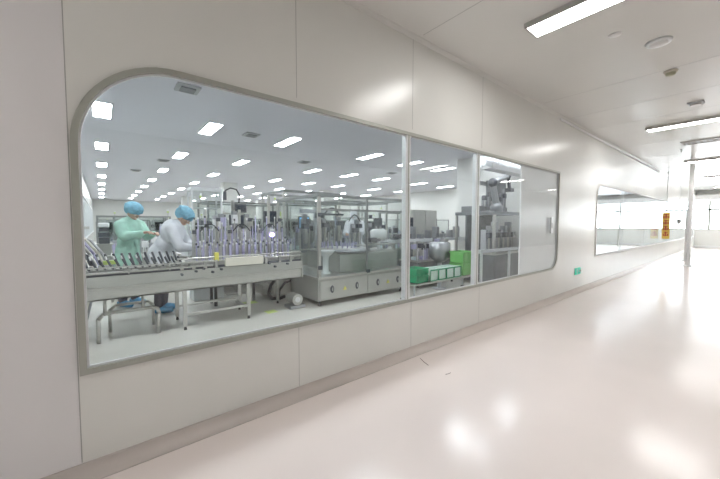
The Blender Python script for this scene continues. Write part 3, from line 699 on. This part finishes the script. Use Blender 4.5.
# ---------------------------------------------------------------- people
def remeshed(b, name, mk, vox, parent, smooth=4):
    o = b.build(name, None)
    md = o.modifiers.new('r', 'REMESH'); md.mode = 'VOXEL'; md.voxel_size = vox; md.use_smooth_shade = True
    ms = o.modifiers.new('s', 'SMOOTH'); ms.iterations = smooth; ms.factor = .5
    bpy.context.view_layer.update()
    me = bpy.data.meshes.new_from_object(o.evaluated_get(bpy.context.evaluated_depsgraph_get()))
    o.modifiers.clear(); o.data = me; me.name = name
    me.materials.clear(); me.materials.append(M[mk])
    for p in me.polygons: p.use_smooth = True
    o.parent = parent; return o
def limb(b, pts, rs):
    for i in range(len(pts)-1): b.cyl(pts[i], pts[i+1], rs[i], rs[i+1], n=14)
    for p, r in zip(pts, rs): b.sph(p, r, n=14)
def person(label, loc, rz, lean, gown, head_pitch, hands, mask=None, hood=False):
    """local frame: faces +x, y to the left"""
    t = thing('person', label, 'person', loc, rz)
    cl, sl = math.cos(lean), math.sin(lean)
    hipz = .92
    def up(u, x=0, y=0): return Vector((sl*u+cl*x, y, hipz+cl*u-sl*x))
    waist, chest, neck = up(.16), up(.38), up(.54)
    hc = up(.655, .035)
    rot = Matrix.Rotation(lean+head_pitch, 3, 'Y')
    def hp(x, y, z): return hc+rot @ Vector((x, y, z))
    b = MB().m('skin')
    b.sph((0, 0, hipz), .15, (.8, 1, .8), 16); b.sph(waist, .13, (.75, 1.05, 1), 16); b.sph(chest, .16, (.72, 1.08, 1.05), 16)
    limb(b, [Vector((0, 0, hipz)), waist, chest, up(.46)], [.12, .11, .12, .08]); limb(b, [up(.48), neck, hc], [.055, .052, .05])
    b.sph(hc+rot @ Vector((0, 0, .02)), .098, (.98, .80, 1.12), 20, rot)       # skull
    b.sph(hp(.022, 0, -.055), .065, (1.0, .82, .85), 16, rot)                   # jaw
    b.cyl(hp(.088, 0, .015), hp(.112, 0, -.022), .009, .015, n=8)               # nose
    b.sph(hp(.085, 0, -.06), .02, (.7, 1.3, .5), 10, rot)                       # lips
    for s in (-1, 1):
        b.sph(hp(-.005, s*.083, -.005), .026, (.6, .4, 1.1), 10, rot)
        sh = up(.45, 0, s*.17)
        hand = Vector(hands[0 if s > 0 else 1])
        el = (sh+hand)/2+Vector((-.06, s*.07, -.12))
        limb(b, [up(.44, 0, s*.08), sh, el, hand], [.06, .052, .042, .027])
        dr = (hand-el).normalized(); side = Vector((0, -s, 0)); dn = dr.cross(side).normalized()
        if dn.z > 0: dn = -dn
        pc = hand+dr*.045
        for q in (-.5, .5): limb(b, [hand, pc+side*.03*q, hand+dr*.085+side*.045*q], [.02, .02, .014])
        for j, ln in enumerate((.062, .072, .066, .050)):
            base = hand+dr*.075+side*(.030-.020*j)
            limb(b, [base, base+dr*ln*.5+dn*.008, base+dr*ln*.8+dn*.03, base+dr*ln*.85+dn*.048], [.0095, .009, .0085, .0075])
        limb(b, [hand+dr*.02+side*.02, hand+dr*.05+side*.048+dn*.012, hand+dr*.082+side*.045+dn*.03], [.013, .011, .009])
        limb(b, [Vector((0, s*.09, hipz-.03)), Vector((.02, s*.10, .49)), Vector((-.01, s*.11, .09))], [.085, .058, .038])
        limb(b, [Vector((-.03, s*.11, .06)), Vector((.15, s*.12, .035))], [.04, .03])
    remeshed(b, 'body', 'skin', .0065, t, 2)
    # eyes
    for s in (-1, 1): mb('white').sph(hp(.080, s*.032, .012), .013).m('hair').sph(hp(.088, s*.032, .010), .0075).build('eye', t, True)
    g = MB().m(gown)
    g.sph(chest, .205, (.8, 1.12, 1.05), 18); g.sph(waist, .16, (.85, 1.12, 1.1), 18)
    limb(g, [up(.44), up(.50), up(.545)], [.14, .10, .078])
    limb(g, [waist, Vector((0, 0, hipz)), Vector((0, 0, hipz-.35))], [.15, .175, .19])
    for s in (-1, 1):
        limb(g, [Vector((0, s*.05, hipz-.1)), Vector((.0, s*.07, .58))], [.15, .15])
        sh = up(.45, 0, s*.17); hand = Vector(hands[0 if s > 0 else 1]); el = (sh+hand)/2+Vector((-.06, s*.07, -.12))
        limb(g, [up(.45, 0, s*.08), sh, el, el+(hand-el)*.93], [.108, .092, .078, .052])
    remeshed(g, 'gown', gown, .013, t, 4)
    tr = MB().m('trous')
    for s in (-1, 1): limb(tr, [Vector((0, s*.09, .8)), Vector((.02, s*.10, .49)), Vector((-.01, s*.11, .12))], [.10, .078, .065])
    remeshed(tr, 'trousers', 'trous', .014, t, 3)
    for s in (-1, 1):
        sc = MB().m('shoe'); limb(sc, [Vector((-.05, s*.11, .06)), Vector((.06, s*.115, .055)), Vector((.16, s*.12, .045))], [.058, .055, .042]); sc.sph((-.01, s*.11, .12), .055)
        remeshed(sc, 'shoe_cover', 'shoe', .01, t, 2)
    cp = MB().m('capb' if not hood else gown)
    if hood:
        cp.sph(hp(-.02, 0, .02), .122, (1, .9, 1.15), 18, rot); limb(cp, [hp(-.03, 0, -.06), up(.5)], [.10, .12])
    else:
        cp.sph(hp(-.03, 0, .085), .135, (1.05, 1.0, .80), 20, rot); cp.sph(hp(-.07, 0, .035), .10, (1, 1, .9), 16, rot)
        for k in range(14):
            a = 2*math.pi*k/14; cp.sph(hp(-.03+.125*math.cos(a), .115*math.sin(a), .05+.06*(k % 2)), .026, n=8)
    remeshed(cp, 'hood' if hood else 'cap', 'capb' if not hood else gown, .009, t, 2)
    if mask:
        mk = MB().m('mask'); mk.sph(hp(.062, 0, -.042), .052, (.9, 1.15, .9), 14, rot); remeshed(mk, 'mask', 'mask', .006, t, 2)
    return t
person('person in green gown and blue cap standing behind the conveyor, looking down', (.36, 4.75, 0), R(-52), R(9), 'gowng', R(22), [(.40, .13, 1.22), (.42, -.10, 1.24)]).scale = (1.1, 1.1, 1.08)
person('person in white gown and blue cap bending forward over the bench', (.76, 3.90, 0), R(-24), R(29), 'gownw', R(14), [(.60, .10, 1.02), (.57, -.12, 1.0)]).scale = (1.08, 1.08, 1.08)
person('person in hooded white coverall seen through the filling machine glass', (5.62, 4.72, 0), R(215), R(8), 'gownw', R(20), [(.42, .12, 1.16), (.42, -.10, 1.12)], mask=True, hood=True).scale = (1.1, 1.1, 1.1)
# yellow floor markings
for i, (x, y, l) in enumerate([(2.5, 4.2, 'nearer'), (3.2, 3.0, 'farther')]): pass
tag(mb('lime').box((2.12, 2.62, 0), (2.30, 2.80, .003)).build('floor_marking'), 'faint yellow square marking on the room floor right of the bench legs', 'floor marking')
tag(mb('lime').box((2.02, 3.46, 0), (2.28, 3.66, .003)).build('floor_marking'), 'faint yellow square marking on the floor behind the bench legs', 'floor marking')
